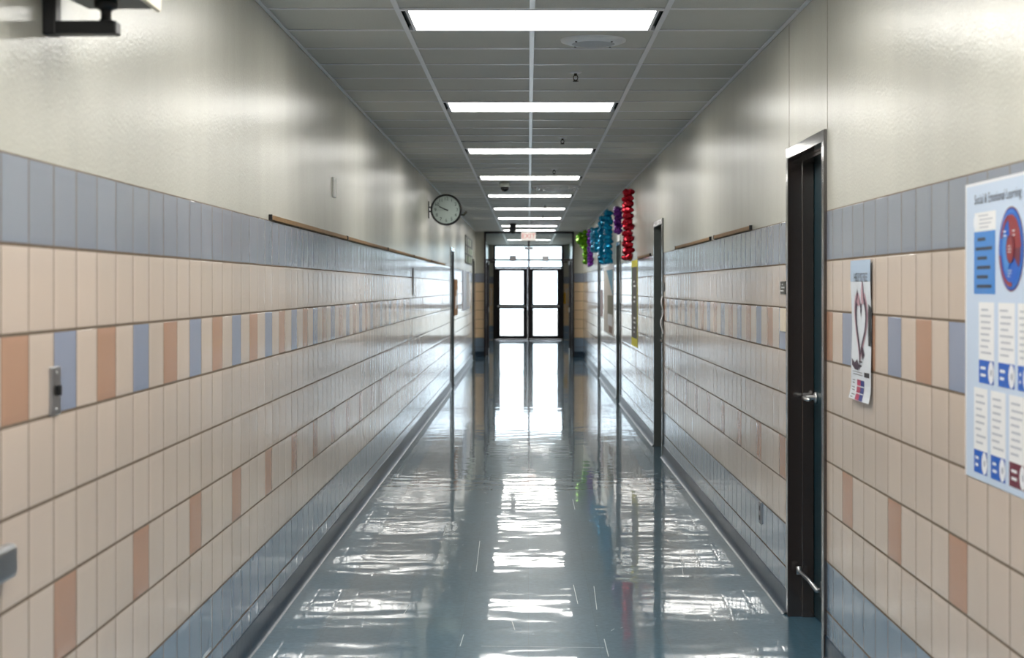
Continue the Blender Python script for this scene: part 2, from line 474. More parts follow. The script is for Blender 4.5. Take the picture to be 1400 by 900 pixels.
# grid
mb = MB()
def tee(x0, x1, y0, y1): mb.box(x0, x1, y0, y1, CEIL, CEIL + 0.004)
ends = [(Y_BACK, Y_END), (Y_END + 0.2, Y_FAR)]
for (ya, yb) in ends:
    for x in (COLX[1], COLX[3]): tee(x - 0.012, x + 0.012, ya, yb)
ys = sorted(GY0 + j * PITCH for j in LIGHT_J)
a = Y_BACK
for y in ys:
    tee(COLX[2] - 0.012, COLX[2] + 0.012, a, y); a = y + PITCH
tee(COLX[2] - 0.012, COLX[2] + 0.012, a, Y_END)
tee(COLX[2] - 0.012, COLX[2] + 0.012, Y_END + 0.2, Y_END + 10 * PITCH)
tee(COLX[2] - 0.012, COLX[2] + 0.012, Y_END + 11 * PITCH, Y_FAR)
for j in range(j0, j1 + 1):
    y = GY0 + j * PITCH
    if y > Y_END: continue
    for c in range(4):
        mb.box(COLX[c] + 0.012, COLX[c + 1] - 0.012, y - 0.012, y + 0.012, CEIL + 0.0005 + random.uniform(0, 0.001), CEIL + 0.005)
for j in range(1, 20):
    y = Y_END + j * PITCH
    if y < Y_FAR:
        for c in range(4): mb.box(COLX[c] + 0.012, COLX[c + 1] - 0.012, y - 0.012, y + 0.012, CEIL + 0.001, CEIL + 0.005)
mb.box(XL, XL + 0.02, Y_BACK, Y_END, CEIL - 0.001, CEIL + 0.004)
mb.box(XR - 0.02, XR, Y_BACK, Y_END, CEIL - 0.001, CEIL + 0.004)
mb.box(XL, XL + 0.003, Y_BACK, Y_END, CEIL, CEIL + 0.025)
mb.box(XR - 0.003, XR, Y_BACK, Y_END, CEIL, CEIL + 0.025)
mb.box(XL, XR, Y_END - 0.02, Y_END, CEIL - 0.001, CEIL + 0.004)
struct(mb.build('ceiling_grid', [M['bar']]), 'pale metal tee grid of the drop ceiling')

# ------------------------------------------------------------------ recessed fluorescent lights
def make_light():
    """a two by four foot lay-in troffer, hung at the origin = grid level, centred"""
    r = empty('ceiling_light', (0, 0, 0))
    hx, hy = 0.59, PITCH / 2 - 0.011
    f = MB()
    for s in (-1, 1):                                            # long rails and pale end plates
        f.box(-hx, hx, s * hy - (0.018 if s > 0 else 0), s * hy + (0.018 if s < 0 else 0), -0.002, 0.055)
    for s in (-1, 1):
        a, b = sorted((s * (hx - 0.034), s * (hx - 0.020))); f.box(a, b, -hy + 0.018, hy - 0.018, -0.002, 0.055)
    f.box(-hx, hx, -hy, hy, 0.055, 0.07)
    f.build('frame', [M['bar']], r)
    for s in (-1, 1):
        g = MB()
        a, b = sorted((s * (hx - 0.019), s * (hx - 0.001))); g.box(a, b, -hy + 0.018, hy - 0.018, 0.02, 0.05)
        g.build('air_slot', [M['black']], r)
    l = MB(); l.box(-hx + 0.036, hx - 0.036, -hy + 0.019, hy - 0.019, 0.014, 0.018)
    l.build('diffuser', [M['lens']], r)
    return r
names = {-18: None}
CX = COLX[2]
lab = {0: 'nearest lit ceiling light, largest panel at the top edge of the view', 6: 'second lit ceiling light panel, just beyond the first sprinkler',
       12: 'third lit ceiling light panel from the camera', 18: 'fourth lit ceiling light panel, just before the white dome camera',
       24: 'fifth lit ceiling light panel, just behind the white dome camera and big round vent', 30: 'sixth lit ceiling light panel from the camera',
       36: 'seventh lit ceiling light panel, just before the far round vent', 42: 'second to last corridor light, crossed by the hanging dark camera',
       46: 'last corridor ceiling light, right before the glazed entrance header',
       -6: 'ceiling light overhead just in front of the camera, out of view', -12: 'ceiling light directly above the camera, out of view',
       -18: 'ceiling light far behind the camera, out of view', -3: 'added ceiling light, out of view before the nearest visible one, brightening the near walls',
       -9: 'added ceiling light just ahead of the camera, out of view, brightening the near walls', -15: 'added ceiling light close behind the camera, out of view, brightening the near walls'}
proto = make_light()
first = True
for j in LIGHT_J:
    o = proto if first else copy_tree(proto); first = False
    o.location = (CX, GY0 + (j + 0.5) * PITCH, CEIL)
    tag(o, lab[j], 'ceiling light', 'recessed ceiling lights')
o = copy_tree(proto); o.location = (CX, Y_END + 10.5 * PITCH, CEIL)
tag(o, 'ceiling light inside the vestibule beyond the glazed entrance', 'ceiling light', 'recessed ceiling lights')

# ------------------------------------------------------------------ classroom doors
def lever(P, parent, s, z, d, toward):
    mb = MB()
    a = P(s, z, d)
    ax = 'X'
    sg = 1 if P is PL else -1
    mb.lathe([(0.0, 0.0), (0.026, 0.0), (0.026, sg * 0.009), (0.022, sg * 0.012), (0.012, sg * 0.013), (0.010, sg * 0.05)], a, 'X', 20)
    pts = [P(s, z, d + 0.045), P(s, z, d + 0.055), P(s + toward * 0.012, z, d + 0.062), P(s + toward * 0.05, z - 0.001, d + 0.062),
           P(s + toward * 0.095, z - 0.003, d + 0.06), P(s + toward * 0.112, z - 0.003, d + 0.05)]
    mb.tube(pts, [0.010, 0.010, 0.0105, 0.010, 0.009, 0.007], 10)
    return mb.build('lever_handle', [M['chrome']], parent)
def door(n, P, y0, y1, zt, fm, label, leaf=True, closer=False, lite=False, kick=False):
    r = empty('door_%d' % n, P(0.5 * (y0 + y1), 0.0, 0))
    struct(r, label)
    f = MB(); w = 0.05
    for a, b in ((y0, y0 + w), (y1 - w, y1)): wbox(f, P, a, b, 0, zt, -0.19, 0.012)
    wbox(f, P, y0 + w, y1 - w, zt - w, zt, -0.19, 0.012)
    for a, b in ((y0 + w, y0 + w + 0.014), (y1 - w - 0.014, y1 - w)): wbox(f, P, a, b, 0, zt - w, -0.108, -0.055)
    wbox(f, P, y0 + w + 0.014, y1 - w - 0.014, zt - w - 0.014, zt - w, -0.108, -0.055)
    f.build('door_frame', [fm], r, bevel=0.002, seg=2)
    l = MB(); wbox(l, P, y0 + w + 0.003, y1 - w - 0.003, 0.008, zt - w - 0.003, -0.155, -0.111)
    lf = l.build('door_leaf', [M['leaf']], r, bevel=0.002)
    if lite:
        v = MB(); wbox(v, P, y0 + 0.14, y0 + 0.30, 1.02, 1.88, -0.112, -0.1095)
        v.build('window_pane', [M['black']], lf)
        v = MB()
        for a, b in ((y0 + 0.12, y0 + 0.14), (y0 + 0.30, y0 + 0.32)): wbox(v, P, a, b, 1.0, 1.90, -0.112, -0.106)
        for a, b in ((1.0, 1.02), (1.88, 1.90)): wbox(v, P, y0 + 0.14, y0 + 0.30, a, b, -0.112, -0.106)
        v.build('window_frame', [M['leaf']], lf)
    lever(P, lf, y1 - w - 0.075, 1.03, -0.111, -1)
    if kick:
        k = MB()
        wbox(k, P, y1 - 0.30, y1 - 0.245, 0.13, 0.20, -0.111, -0.103)
        k.tube([P(y1 - 0.272, 0.165, -0.10), P(y1 - 0.272, 0.165, -0.085), P(y1 - 0.22, 0.205, -0.055), P(y1 - 0.13, 0.222, -0.035), P(y1 - 0.115, 0.225, -0.032)],
               [0.012, 0.012, 0.009, 0.008, 0.008], 10)
        k.tube([P(y1 - 0.118, 0.21, -0.032), P(y1 - 0.108, 0.245, -0.03)], 0.013, 10)
        k.build('kick_down_stop', [M['steel']], lf)
    return r
door(1, PR, *DOORS_R[0][:2], DOORS_R[0][2], M['jamb'], 'nearest door on the right, dark teal in a dark brown frame', lite=True, kick=True)
door(2, PR, *DOORS_R[1][:2], DOORS_R[1][2], M['jambgrey'], 'second door on the right in a grey-green frame beside a curling white strip')
door(3, PR, *DOORS_R[2][:2], DOORS_R[2][2], M['jambgrey'], 'third door on the right under the purple garland')
door(4, PR, *DOORS_R[3][:2], DOORS_R[3][2], M['jambgrey'], 'farthest door on the right under the light blue garland')
door(5, PL, *DOORS_L[0][:2], DOORS_L[0][2], M['jambgrey'], 'door on the left wall beyond the clock')
door(6, PL, *DOORS_L[1][:2], DOORS_L[1][2], M['jambgrey'], 'farthest door on the left by the entrance')

# ------------------------------------------------------------------ glazed entrance (door_7) and outer doors (door_8)
def bar(mb, x0, x1, z0, z1, y, t=0.05, mt=0): mb.box(x0, x1, y - t / 2, y + t / 2, z0, z1, mt)
YF = 36.0
r = empty('door_7', (0, YF, 0)); struct(r, 'glazed entrance screen with dark bronze frame and both leaves standing open')
f = MB()
bar(f, FX0, FX0 + 0.045, 0, CEIL - 0.001, YF, 0.11); bar(f, FX1 - 0.045, FX1, 0, CEIL - 0.001, YF, 0.11)
bar(f, FX0 + 0.045, FX1 - 0.045, CEIL - 0.046, CEIL - 0.001, YF, 0.11)
bar(f, FX0 + 0.045, FX1 - 0.045, 2.125, 2.17, YF, 0.11)
bar(f, -0.012, 0.03, 0, 2.125, YF, 0.06); bar(f, -0.012, 0.03, 2.17, CEIL - 0.046, YF, 0.06)
f.build('door_frame', [M['bronze']], r, bevel=0.002)
for a, b in ((FX0 + 0.045, -0.012), (0.03, FX1 - 0.045)):
    g = MB(); g.box(a, b, YF - 0.003, YF + 0.003, 2.17, CEIL - 0.046); g.build('transom_pane', [M['glass']], r)
s = MB(); s.box(-0.09, 0.108, YF - 0.075, YF - 0.031, 2.375, 2.435); s.build('motion_sensor', [M['greyplastic']], r, bevel=0.006)
def open_leaf(hx, sg):
    """leaf swung 90 degrees into the vestibule; hinge at x = hx"""
    t = 0.045; x0, x1 = sorted((hx, hx + sg * t)); ya, yb = YF + 0.06, YF + 1.0
    l = MB()
    l.box(x0, x1, ya, ya + 0.06, 0.01, 2.12); l.box(x0, x1, yb - 0.06, yb, 0.01, 2.12)
    for z0, z1 in ((0.01, 0.16), (0.98, 1.08), (2.05, 2.12)): l.box(x0, x1, ya + 0.06, yb - 0.06, z0, z1)
    lf = l.build('door_leaf', [M['bronze']], r)
    for z0, z1 in ((0.16, 0.98), (1.08, 2.05)):
        g = MB(); xm = 0.5 * (x0 + x1); g.box(xm - 0.003, xm + 0.003, ya + 0.06, yb - 0.06, z0, z1); g.build('pane', [M['glass']], lf)
    h = MB(); xi = hx + sg * t
    h.tube([(xi, yb - 0.03, 1.15), (xi + sg * 0.045, yb - 0.03, 1.15), (xi + sg * 0.05, yb - 0.03, 1.17), (xi + sg * 0.05, yb - 0.03, 1.48), (xi + sg * 0.045, yb - 0.03, 1.5), (xi, yb - 0.03, 1.5)], 0.011, 8)
    h.build('pull_handle', [M['chrome']], lf)
open_leaf(FX0 + 0.047, 1); open_leaf(FX1 - 0.047, -1)
for x, sg in ((-0.345, -1), (0.375, 1)):
    c = MB(); c.box(x - 0.075, x + 0.075, YF - 0.115, YF - 0.056, 2.115, 2.245)
    cl = c.build('door_closer', [M['steel'] if sg > 0 else M['greyplastic']], r, bevel=0.01)
    a = MB(); a.tube([(x, YF - 0.09, 2.11), (x, YF - 0.09, 2.095), (x + sg * 0.3, YF - 0.075, 2.095), (x + sg * 0.5, YF - 0.06, 2.1)], 0.011, 8)
    a.build('closer_arm', [M['bronze']], cl)

r = empty('door_8', (0, Y_FAR, 0)); struct(r, 'bright outer double doors with dark frames and two panes in each leaf')
f = MB(); Y = Y_FAR
bar(f, -1.03, -0.965, 0, 2.775, Y, 0.12); bar(f, 0.965, 1.03, 0, 2.775, Y, 0.12)
bar(f, -0.97, 0.97, 2.10, 2.15, Y, 0.12); bar(f, -0.97, 0.97, 2.735, 2.775, Y, 0.12)
bar(f, -0.97, 0.97, 0.0, 0.02, Y, 0.12); bar(f, -0.025, 0.025, 0.02, 2.10, Y, 0.12); bar(f, -0.02, 0.02, 2.15, 2.735, Y, 0.1)
f.build('door_frame', [M['bronze']], r)
for a, b in ((-0.97, -0.02), (0.02, 0.97)):
    g = MB(); g.box(a, b, Y - 0.003, Y + 0.003, 2.15, 2.735); g.build('transom_pane', [M['glass']], r)
for a, b in ((-0.967, -0.027), (0.027, 0.967)):
    l = MB(); g0, g1 = (a + 0.135, b - 0.125) if a < 0 else (a + 0.115, b - 0.125)
    bar(l, a, g0, 0.025, 2.095, Y, 0.045); bar(l, g1, b, 0.025, 2.095, Y, 0.045)
    for z0, z1 in ((0.025, 0.125), (0.915, 1.045), (2.02, 2.095)): bar(l, g0, g1, z0, z1, Y, 0.045)
    lf = l.build('door_leaf', [M['bronze']], r)
    for z0, z1 in ((0.125, 0.915), (1.045, 2.02)):
        g = MB(); g.box(g0, g1, Y - 0.003, Y + 0.003, z0, z1); g.build('pane', [M['glass']], lf)
    h = MB(); h.box(a + 0.06, b - 0.06, Y - 0.085, Y - 0.055, 0.965, 1.01)
    h.box(a + 0.06, a + 0.10, Y - 0.06, Y - 0.022, 0.96, 1.015); h.box(b - 0.10, b - 0.06, Y - 0.06, Y - 0.022, 0.96, 1.015)
    h.build('push_bar', [M['steel']], lf, bevel=0.006)

# ground outside
mb = MB(); mb.box(-40, 40, Y_FAR + 0.1, 110, -0.12, -0.02)
struct(mb.build('ground', [mat('pale_concrete', (206, 200, 190), 0.8, vary=0.06, vscale=2)]), 'sunlit pale concrete outside the doors')

# ------------------------------------------------------------------ ceiling fittings
def sprinkler():
    r = empty('sprinkler', (0, 0, 0))
    e = MB(); e.lathe([(0.0, -0.008), (0.018, -0.008), (0.036, -0.004), (0.038, 0.0)], (0, 0, 0), 'Z', 24); e.build('escutcheon', [M['bar']], r)
    b = MB()
    b.lathe([(0.009, -0.005), (0.009, -0.02), (0.006, -0.022)], (0, 0, 0), 'Z', 12)
    for s in (-1, 1): b.tube([(s * 0.008, 0, -0.018), (s * 0.013, 0, -0.03), (s * 0.011, 0, -0.042), (0, 0, -0.05)], 0.003, 8)
    b.lathe([(0.0, -0.05), (0.017, -0.05), (0.017, -0.054), (0.0, -0.056)], (0, 0, 0), 'Z', 16)
    b.build('head', [mat('dark_brass', (70, 62, 52), 0.4, metal=0.6)], r)
    return r
sp = sprinkler()
spl = ['nearest ceiling sprinkler head, between the first two lights', 'second ceiling sprinkler head, just before the third light',
       'third ceiling sprinkler head, just beyond the third light', 'ceiling sprinkler head beyond the fifth light', 'farthest small ceiling sprinkler head']
for i, (x, y) in enumerate(((0.273, 9.39), (0.283, 13.5), (0.27, 17.08), (0.25, 24.55), (0.25, 28.0))):
    o = sp if i == 0 else copy_tree(sp)
    o.location = (x, y, CEIL + 0.006); tag(o, spl[i], 'sprinkler', 'ceiling sprinkler heads')
# round flush speaker grille
r = empty('ceiling_speaker', (0.326, 8.16, CEIL)); tag(r, 'grey round flush ceiling speaker just beyond the nearest light', 'ceiling speaker')
m_ = MB(); m_.lathe([(0.105, -0.016), (0.118, -0.017), (0.135, -0.014), (0.163, -0.004), (0.165, 0.006)], (0.326, 8.16, CEIL), 'Z', 48); 
m_.f.pop(); m_.m.pop(); m_.t.pop(); m_.s.pop(); m_.f.pop(-1) if False else None
m_.build('rim', [mat('pale_grey_metal', (222, 226, 232), 0.3)], r)
m_ = MB(); m_.lathe([(0.0, -0.012), (0.02, -0.012), (0.05, -0.013), (0.108, -0.0165)], (0.326, 8.16, CEIL), 'Z', 48)
m_.build('grille', [mat('perforated_grille', (168, 172, 178), 0.4, bump=(260, 0.003, 1))], r)
for k in range(4):
    an = PI / 4 + k * PI / 2
    m_ = MB(); m_.lathe([(0.0, -0.021), (0.005, -0.02), (0.006, -0.015)], (0.326 + 0.125 * math.cos(an), 8.16 + 0.125 * math.sin(an), CEIL), 'Z', 10)
    m_.build('screw', [M['greyplastic']], r)
# round louvred air vents
def vent(loc, label):
    r = empty('air_vent', loc); tag(r, label, 'air vent', 'round ceiling air vents')
    p = mat('vent_enamel', (246, 246, 250), 0.12, metal=0.0, spec=0.8) if 'vent' not in M else M['vent']; M['vent'] = p
    x, y, z = loc
    for nm, prof in (('outer_ring', [(0.30, 0.004), (0.298, -0.012), (0.27, -0.024), (0.255, -0.018), (0.262, 0.0)]),
                     ('cone', [(0.235, -0.002), (0.232, -0.03), (0.205, -0.045), (0.198, -0.038), (0.2, -0.002)]),
                     ('cone', [(0.172, -0.002), (0.168, -0.044), (0.142, -0.058), (0.136, -0.05), (0.14, -0.002)]),
                     ('core', [(0.10, -0.002), (0.098, -0.055), (0.07, -0.07), (0.0, -0.074)])):
        q = MB(); q.lathe(prof, loc, 'Z', 48); 
        if nm != 'core':
            for arr in (q.f, q.m, q.t, q.s): del arr[-2:]
        else:
            for arr in (q.f, q.m, q.t, q.s): del arr[-1:]
        q.build(nm, [p], r)
    for k in range(16):
        an = 2 * PI * (k + 0.5) / 16; c = (x + 0.272 * math.cos(an), y + 0.272 * math.sin(an), z - 0.035)
        q = MB(); q.lathe([(0.0, 0.017), (0.012, 0.012), (0.017, 0.0), (0.012, -0.012), (0.0, -0.017)], c, 'Z', 12)
        q.build('rim_glint_bead', [p], r)  # white beads added around the rim to stand for its bright glints
    q = MB(); q.lathe([(0.0, -0.001), (0.262, -0.001)], loc, 'Z', 40)
    for arr in (q.f, q.m, q.t, q.s): del arr[-1:]
    q.build('throat', [M['dark']], r)
vent((0.336, 19.9, CEIL), 'big round shiny ceiling vent between the fourth and fifth lights')
vent((0.34, 30.7, CEIL), 'farther round shiny ceiling vent behind the seventh light')
# cameras
def camera_dome(loc, k, drop, label, bm_, group='ceiling cameras'):
    r = empty('security_camera', loc); tag(r, label, 'security camera', group)
    x, y, z = loc
    a = MB(); a.lathe([(0.045 * k, 0.004), (0.062 * k, 0.0), (0.064 * k, -0.045 * k - drop), (0.055 * k, -0.06 * k - drop)], loc, 'Z', 32); a.build('housing', [bm_], r)
    b = MB(); b.lathe([(0.05 * k, -0.058 * k - drop), (0.046 * k, -0.085 * k - drop), (0.03 * k, -0.105 * k - drop), (0.0, -0.113 * k - drop)], loc, 'Z', 32)
    b.build('dome', [mat('smoked_dome', (10, 10, 12), 0.05)], r)
camera_dome((-0.28, 19.1, CEIL), 1.0, 0.0, 'off-white ceiling dome camera with black lens beside the big round vent', mat('grey_white_plastic', (176, 182, 176), 0.4))
camera_dome((-0.305, 31.6, CEIL), 1.0, 0.085, 'dark grey camera hanging in front of the last two lights', mat('dark_grey_plastic', (70, 70, 70), 0.4))
# exit sign
r = empty('exit_sign', (0.0, 35.8, CEIL)); tag(r, 'white lit exit sign with pale red letters above the entrance', 'exit sign')
b = MB(); b.box(-0.16, 0.16, 35.77, 35.83, CEIL - 0.205, CEIL - 0.02); b.build('case', [emis('exit_face_glow', (255, 246, 236), 0.9)], r, bevel=0.004)
b = MB(); b.box(-0.05, 0.05, 35.78, 35.82, CEIL - 0.02, CEIL + 0.002); b.build('canopy', [M['white']], r)
b = MB(); b.text('EXIT', Matrix.Translation((0, 35.768, CEIL - 0.113)) @ Matrix.Rotation(PI / 2, 4, 'X'), 0.15)
b.build('lettering', [emis('exit_red_glow', (226, 120, 110), 0.9)], r)

# ------------------------------------------------------------------ clock on a wall bracket
cx, cy, cz, R = -0.972, 19.2, 2.457, 0.186
r = empty('wall_clock', (cx, cy, cz)); tag(r, 'round double-faced clock with black rim on a bracket from the left wall', 'clock')
b = MB(); b.lathe([(R - 0.024, -0.033), (R - 0.018, -0.045), (R - 0.004, -0.045), (R, -0.035), (R, 0.035), (R - 0.006, 0.045), (R - 0.024, 0.035)], (cx, cy, cz), 'Y', 64)
for arr in (b.f, b.m, b.t, b.s): del arr[-2:]
b.build('rim', [M['black']], r)
b = MB(); b.lathe([(0.0, -0.03), (R - 0.01, -0.03), (R - 0.01, 0.03), (0.0, 0.03)], (cx, cy, cz), 'Y', 64, sharp=True)
fc = b.build('face', [mat('clock_face', (190, 198, 194), 0.5)], r)
ink = mat('clock_ink', (50, 56, 54), 0.6)
for h in range(1, 13):
    an = PI / 2 - h * PI / 6; nb = MB()
    nb.text(str(h), Matrix.Translation((cx + 0.128 * math.cos(an), cy - 0.031, cz + 0.128 * math.sin(an))) @ Matrix.Rotation(PI / 2, 4, 'X'), 0.056)
    nb.build('numeral', [ink], fc)

def hand(ang, ln, w, nm, y, col):
    a = PI / 2 - math.radians(ang); d = Vector((math.cos(a), 0, math.sin(a))); n = Vector((-d.z, 0, d.x))
    h = MB(); o = Vector((cx, y, cz)); p0, p1 = o - d * 0.025, o + d * ln
    h.hexa([p0 - n * w, p0 + n * w, p1 + n * w * 0.5, p1 - n * w * 0.5] + [q + Vector((0, 0.001, 0)) for q in (p0 - n * w, p0 + n * w, p1 + n * w * 0.5, p1 - n * w * 0.5)])
    h.build(nm, [col], r)
hand(293, 0.09, 0.0075, 'hour_hand', cy - 0.034, M['black']); hand(297, 0.14, 0.0045, 'minute_hand', cy - 0.036, M['black'])
hand(267, 0.14, 0.0015, 'second_hand', cy - 0.038, M['greyplastic'])
g = MB(); g.lathe([(0.0, -0.042), (R - 0.012, -0.042)], (cx, cy, cz), 'Y', 48)
for arr in (g.f, g.m, g.t, g.s): del arr[-1:]
g.build('glass', [M['glass']], r)
b = MB()
for dz in (-0.025, 0.025): b.box(XL + 0.004, cx - R + 0.004, cy - 0.012, cy + 0.012, cz + dz - 0.008 + 0.005, cz + dz + 0.008 + 0.005)
b.box(XL - 0.003, XL + 0.006, cy - 0.04, cy + 0.04, cz - 0.1, cz + 0.1)
b.build('bracket', [M['black']], r)
b = MB(); b.tube([(cx + R - 0.01, cy, cz - 0.055), (cx + R + 0.02, cy, cz - 0.06), (cx + R + 0.055, cy, cz - 0.02)], [0.012, 0.014, 0.012], 8)
b.build('side_lug', [mat('dark_olive', (44, 44, 30), 0.5)], r)

# ------------------------------------------------------------------ bracket and device at the upper left
r = empty('wall_bracket', (XL, 3.97, 2.15)); tag(r, 'black arm bracket on the upper left wall holding a cream device', 'bracket')
zb = 1.54 + (393 - 48) * 3.97 / F; za = 1.54 + (393 - 30) * 3.97 / F
b = MB(); b.box(XL - 0.003, XL + 0.03, 3.945, 3.995, zb - 0.002, 2.62); b.build('upright', [M['blackmetal']], r, bevel=0.004)
xe = (162 - 722.5) * 3.97 / F; x3 = (133 - 722.5) * 3.97 / F
b = MB(); b.box(XL + 0.028, xe, 3.945, 3.995, zb, za); b.build('arm', [M['blackmetal']], r, bevel=0.004)
xc = (145 - 722.5) * 3.97 / F
b = MB(); b.lathe([(0.022, za - 2.0 - 0.004), (0.013, za - 2.0 + 0.008), (0.013, za - 2.0 + 0.026), (0.02, za - 2.0 + 0.031), (0.028, za - 2.0 + 0.033), (0.028, za - 2.0 + 0.055)], (xc, 3.97, 2.0), 'Z', 24)
b.build('swivel', [M['blackmetal']], r)
zd = 2.243
r = empty('speaker_box', (-1.0, 3.97, zd)); tag(r, 'cream box with grey underside on the black bracket, cut off by the top edge', 'speaker')
x0, x1 = -1.118, -0.955
b = MB(); b.hexa([(x0 - 0.02, 3.80, zd), (x1 + 0.01, 3.80, zd), (x1 + 0.005, 4.10, zd), (x0 + 0.005, 4.10, zd),
                  (x0 - 0.02, 3.78, zd + 0.25), (x1 + 0.02, 3.78, zd + 0.25), (x1 + 0.01, 4.12, zd + 0.25), (x0, 4.12, zd + 0.25)])
b.build('body', [M['greyplastic']], r, bevel=0.004)
b = MB(); b.hexa([(x1 + 0.0105, 3.70, zd - 0.004), (x1 + 0.028, 3.70, zd - 0.004), (x1 + 0.022, 4.12, zd - 0.004), (x1 + 0.0105, 4.12, zd - 0.004),
                  (x1 + 0.0205, 3.70, zd + 0.26), (x1 + 0.04, 3.70, zd + 0.26), (x1 + 0.034, 4.13, zd + 0.26), (x1 + 0.0205, 4.13, zd + 0.26)])
b.build('side_panel', [M['creamplastic']], r, bevel=0.003)

# ------------------------------------------------------------------ small wall fittings
def plate(P, s, z, w, h, d, name, label, cat, m_, slots=None, group=None):
    r = empty(name, P(s, z, 0)); tag(r, label, cat, group)
    b = MB(); wbox(b, P, s - w / 2, s + w / 2, z - h / 2, z + h / 2, -0.003, d)
    b.build('cover_plate', [m_], r, bevel=min(0.003, d * 0.4))
    if slots == 'switch':
        b = MB(); wbox(b, P, s - 0.006, s + 0.006, z - 0.012, z + 0.014, d - 0.001, d + 0.012); b.build('toggle', [M['black']], r, bevel=0.002)
    if slots == 'outlet':
        for q in (-0.025, 0.025):
            b = MB(); wbox(b, P, s - 0.014, s + 0.014, z + q - 0.013, z + q + 0.013, d - 0.001, d + 0.002); b.build('receptacle', [M['greyplastic']], r, bevel=0.001)
    if slots in ('switch', 'outlet', 'blank'):
        for q in ((-0.045, 0.045) if slots != 'outlet' else (0,)):
            c = P(s, z + q, d); sg = 1 if P is PL else -1
            b = MB(); b.lathe([(0.0, sg * 0.0015), (0.003, sg * 0.001), (0.0035, -sg * 0.001)], c, 'X', 10); b.build('screw', [M['chrome']], r)
    return r
plate(PL, 4.03, 1.283, 0.075, 0.12, 0.008, 'light_switch', 'steel switch plate on the near left wall at the blue accent tile', 'light switch', M['steel'], 'switch')
plate(PL, 9.84, 2.145, 0.14, 0.118, 0.007, 'blank_plate', 'small blank pale plate on the upper left wall', 'wall plate', M['white'], 'blank')
plate(PR, 8.53, 0.355, 0.07, 0.115, 0.008, 'power_outlet', 'steel outlet plate low on the right wall before the nearest door', 'power outlet', M['steel'], 'outlet')
b = MB(); wbox(b, PL, 16.52, 16.62, 1.46, 1.74, -0.003, 0.006)
tag(b.build('panel_cover', [M['greyplastic']], loc=PL(16.57, 1.6), bevel=0.002), 'thin dark upright cover on the left wall below the tack strip', 'panel')
b = MB()
wbox(b, PL, 3.36, 3.655, 0.888, 0.966, -0.003, 0.032)
o = b.build('push_plate', [M['steel']], loc=PL(3.5, 0.93), bevel=0.014, seg=4); tag(o, 'rounded steel fitting on the left tiles at the frame edge', 'wall fitting')
# room signs
def sign(P, s, z, w, h, label, m_, dots=True, name='room_sign', cat='room sign'):
    r = empty(name, P(s, z, 0)); tag(r, label, cat)
    b = MB(); wbox(b, P, s - w / 2, s + w / 2, z - h / 2, z + h / 2, -0.001, 0.006); b.build('panel', [m_], r, bevel=0.0015)
    if dots:
        b = MB(); sg = 1 if P is PL else -1
        for i in range(5):
            for k in range(3):
                if random.random() < 0.75:
                    c = P(s + (i - 2) * w * 0.17, z + (k - 1) * h * 0.25, 0.006)
                    b.lathe([(0.0045, 0), (0.003, sg * 0.0016), (0, sg * 0.002)], c, 'X', 8)
        b.build('raised_dots', [M['paper']], r)
    return r
sign(PR, 7.77, 1.54 + (393 - 393.5) / 349 * 1.223, 0.145, 0.062, 'dark plaque with pale raised dots just left of the nearest right door', mat('dark_sign', (66, 66, 62), 0.4))
sign(PR, 14.60, 1.545, 0.12, 0.075, 'small dark plaque at the near edge of the second right door', mat('dark_sign_b', (60, 60, 58), 0.4), False)
sign(PR, 7.78, 1.54 - 44.5 / 349 * 1.223, 0.155, 0.11, 'cream card on the accent tiles under the dark plaque by the nearest right door', mat('cream_card', (222, 210, 192), 0.5), False, 'card', 'card')
sign(PR, 21.36, 1.48, 0.12, 0.30, 'white notice on the tiles at the near side of the third right door', M['paper'], False, 'notice', 'notice')
sign(PR, 21.95, 2.225, 0.55, 0.11, 'white name strip above the third right door, under the purple garland', M['paper'], False, 'name_strip', 'sign')
sign(PR, 28.0, 2.215, 0.5, 0.09, 'white name strip above the farthest right door, under the light blue garland', M['paper'], False, 'name_strip', 'sign')
# tack strips
def strip(P, a, b_, z, label):
    r = empty('tack_strip', P(0.5 * (a + b_), z, 0)); tag(r, label, 'tack strip', 'cork tack strips along the tile top')
    b = MB(); wbox(b, P, a + 0.012, b_ - 0.012, z, z + 0.022, -0.003, 0.012); b.build('cork', [M['cork']], r, bevel=0.002)
    b = MB(); wbox(b, P, a, a + 0.011, z - 0.001, z + 0.024, -0.003, 0.014); b.build('end_cap', [M['black']], r)
    b = MB(); wbox(b, P, b_ - 0.011, b_, z - 0.001, z + 0.024, -0.003, 0.014); b.build('end_cap', [M['black']], r)
for a, b_, l in ((7.38, 10.47, 'nearest'), (10.50, 13.50, 'second'), (13.53, 16.58, 'third'), (16.61, 19.58, 'fourth'), (19.61, 22.8, 'farthest')):
    strip(PL, a, b_, ZL + 0.001, '%s brown cork strip on the tile top of the left wall' % l)
for a, b_, l in ((8.88, 10.62, 'nearest brown cork strip on the tile top of the right wall'), (10.85, 13.4, 'brown cork strip before the second right door'),
                 (16.2, 18.0, 'short brown cork strip just left of the yellow-edged banner')):
    strip(PR, a, b_, ZR + 0.001, l)
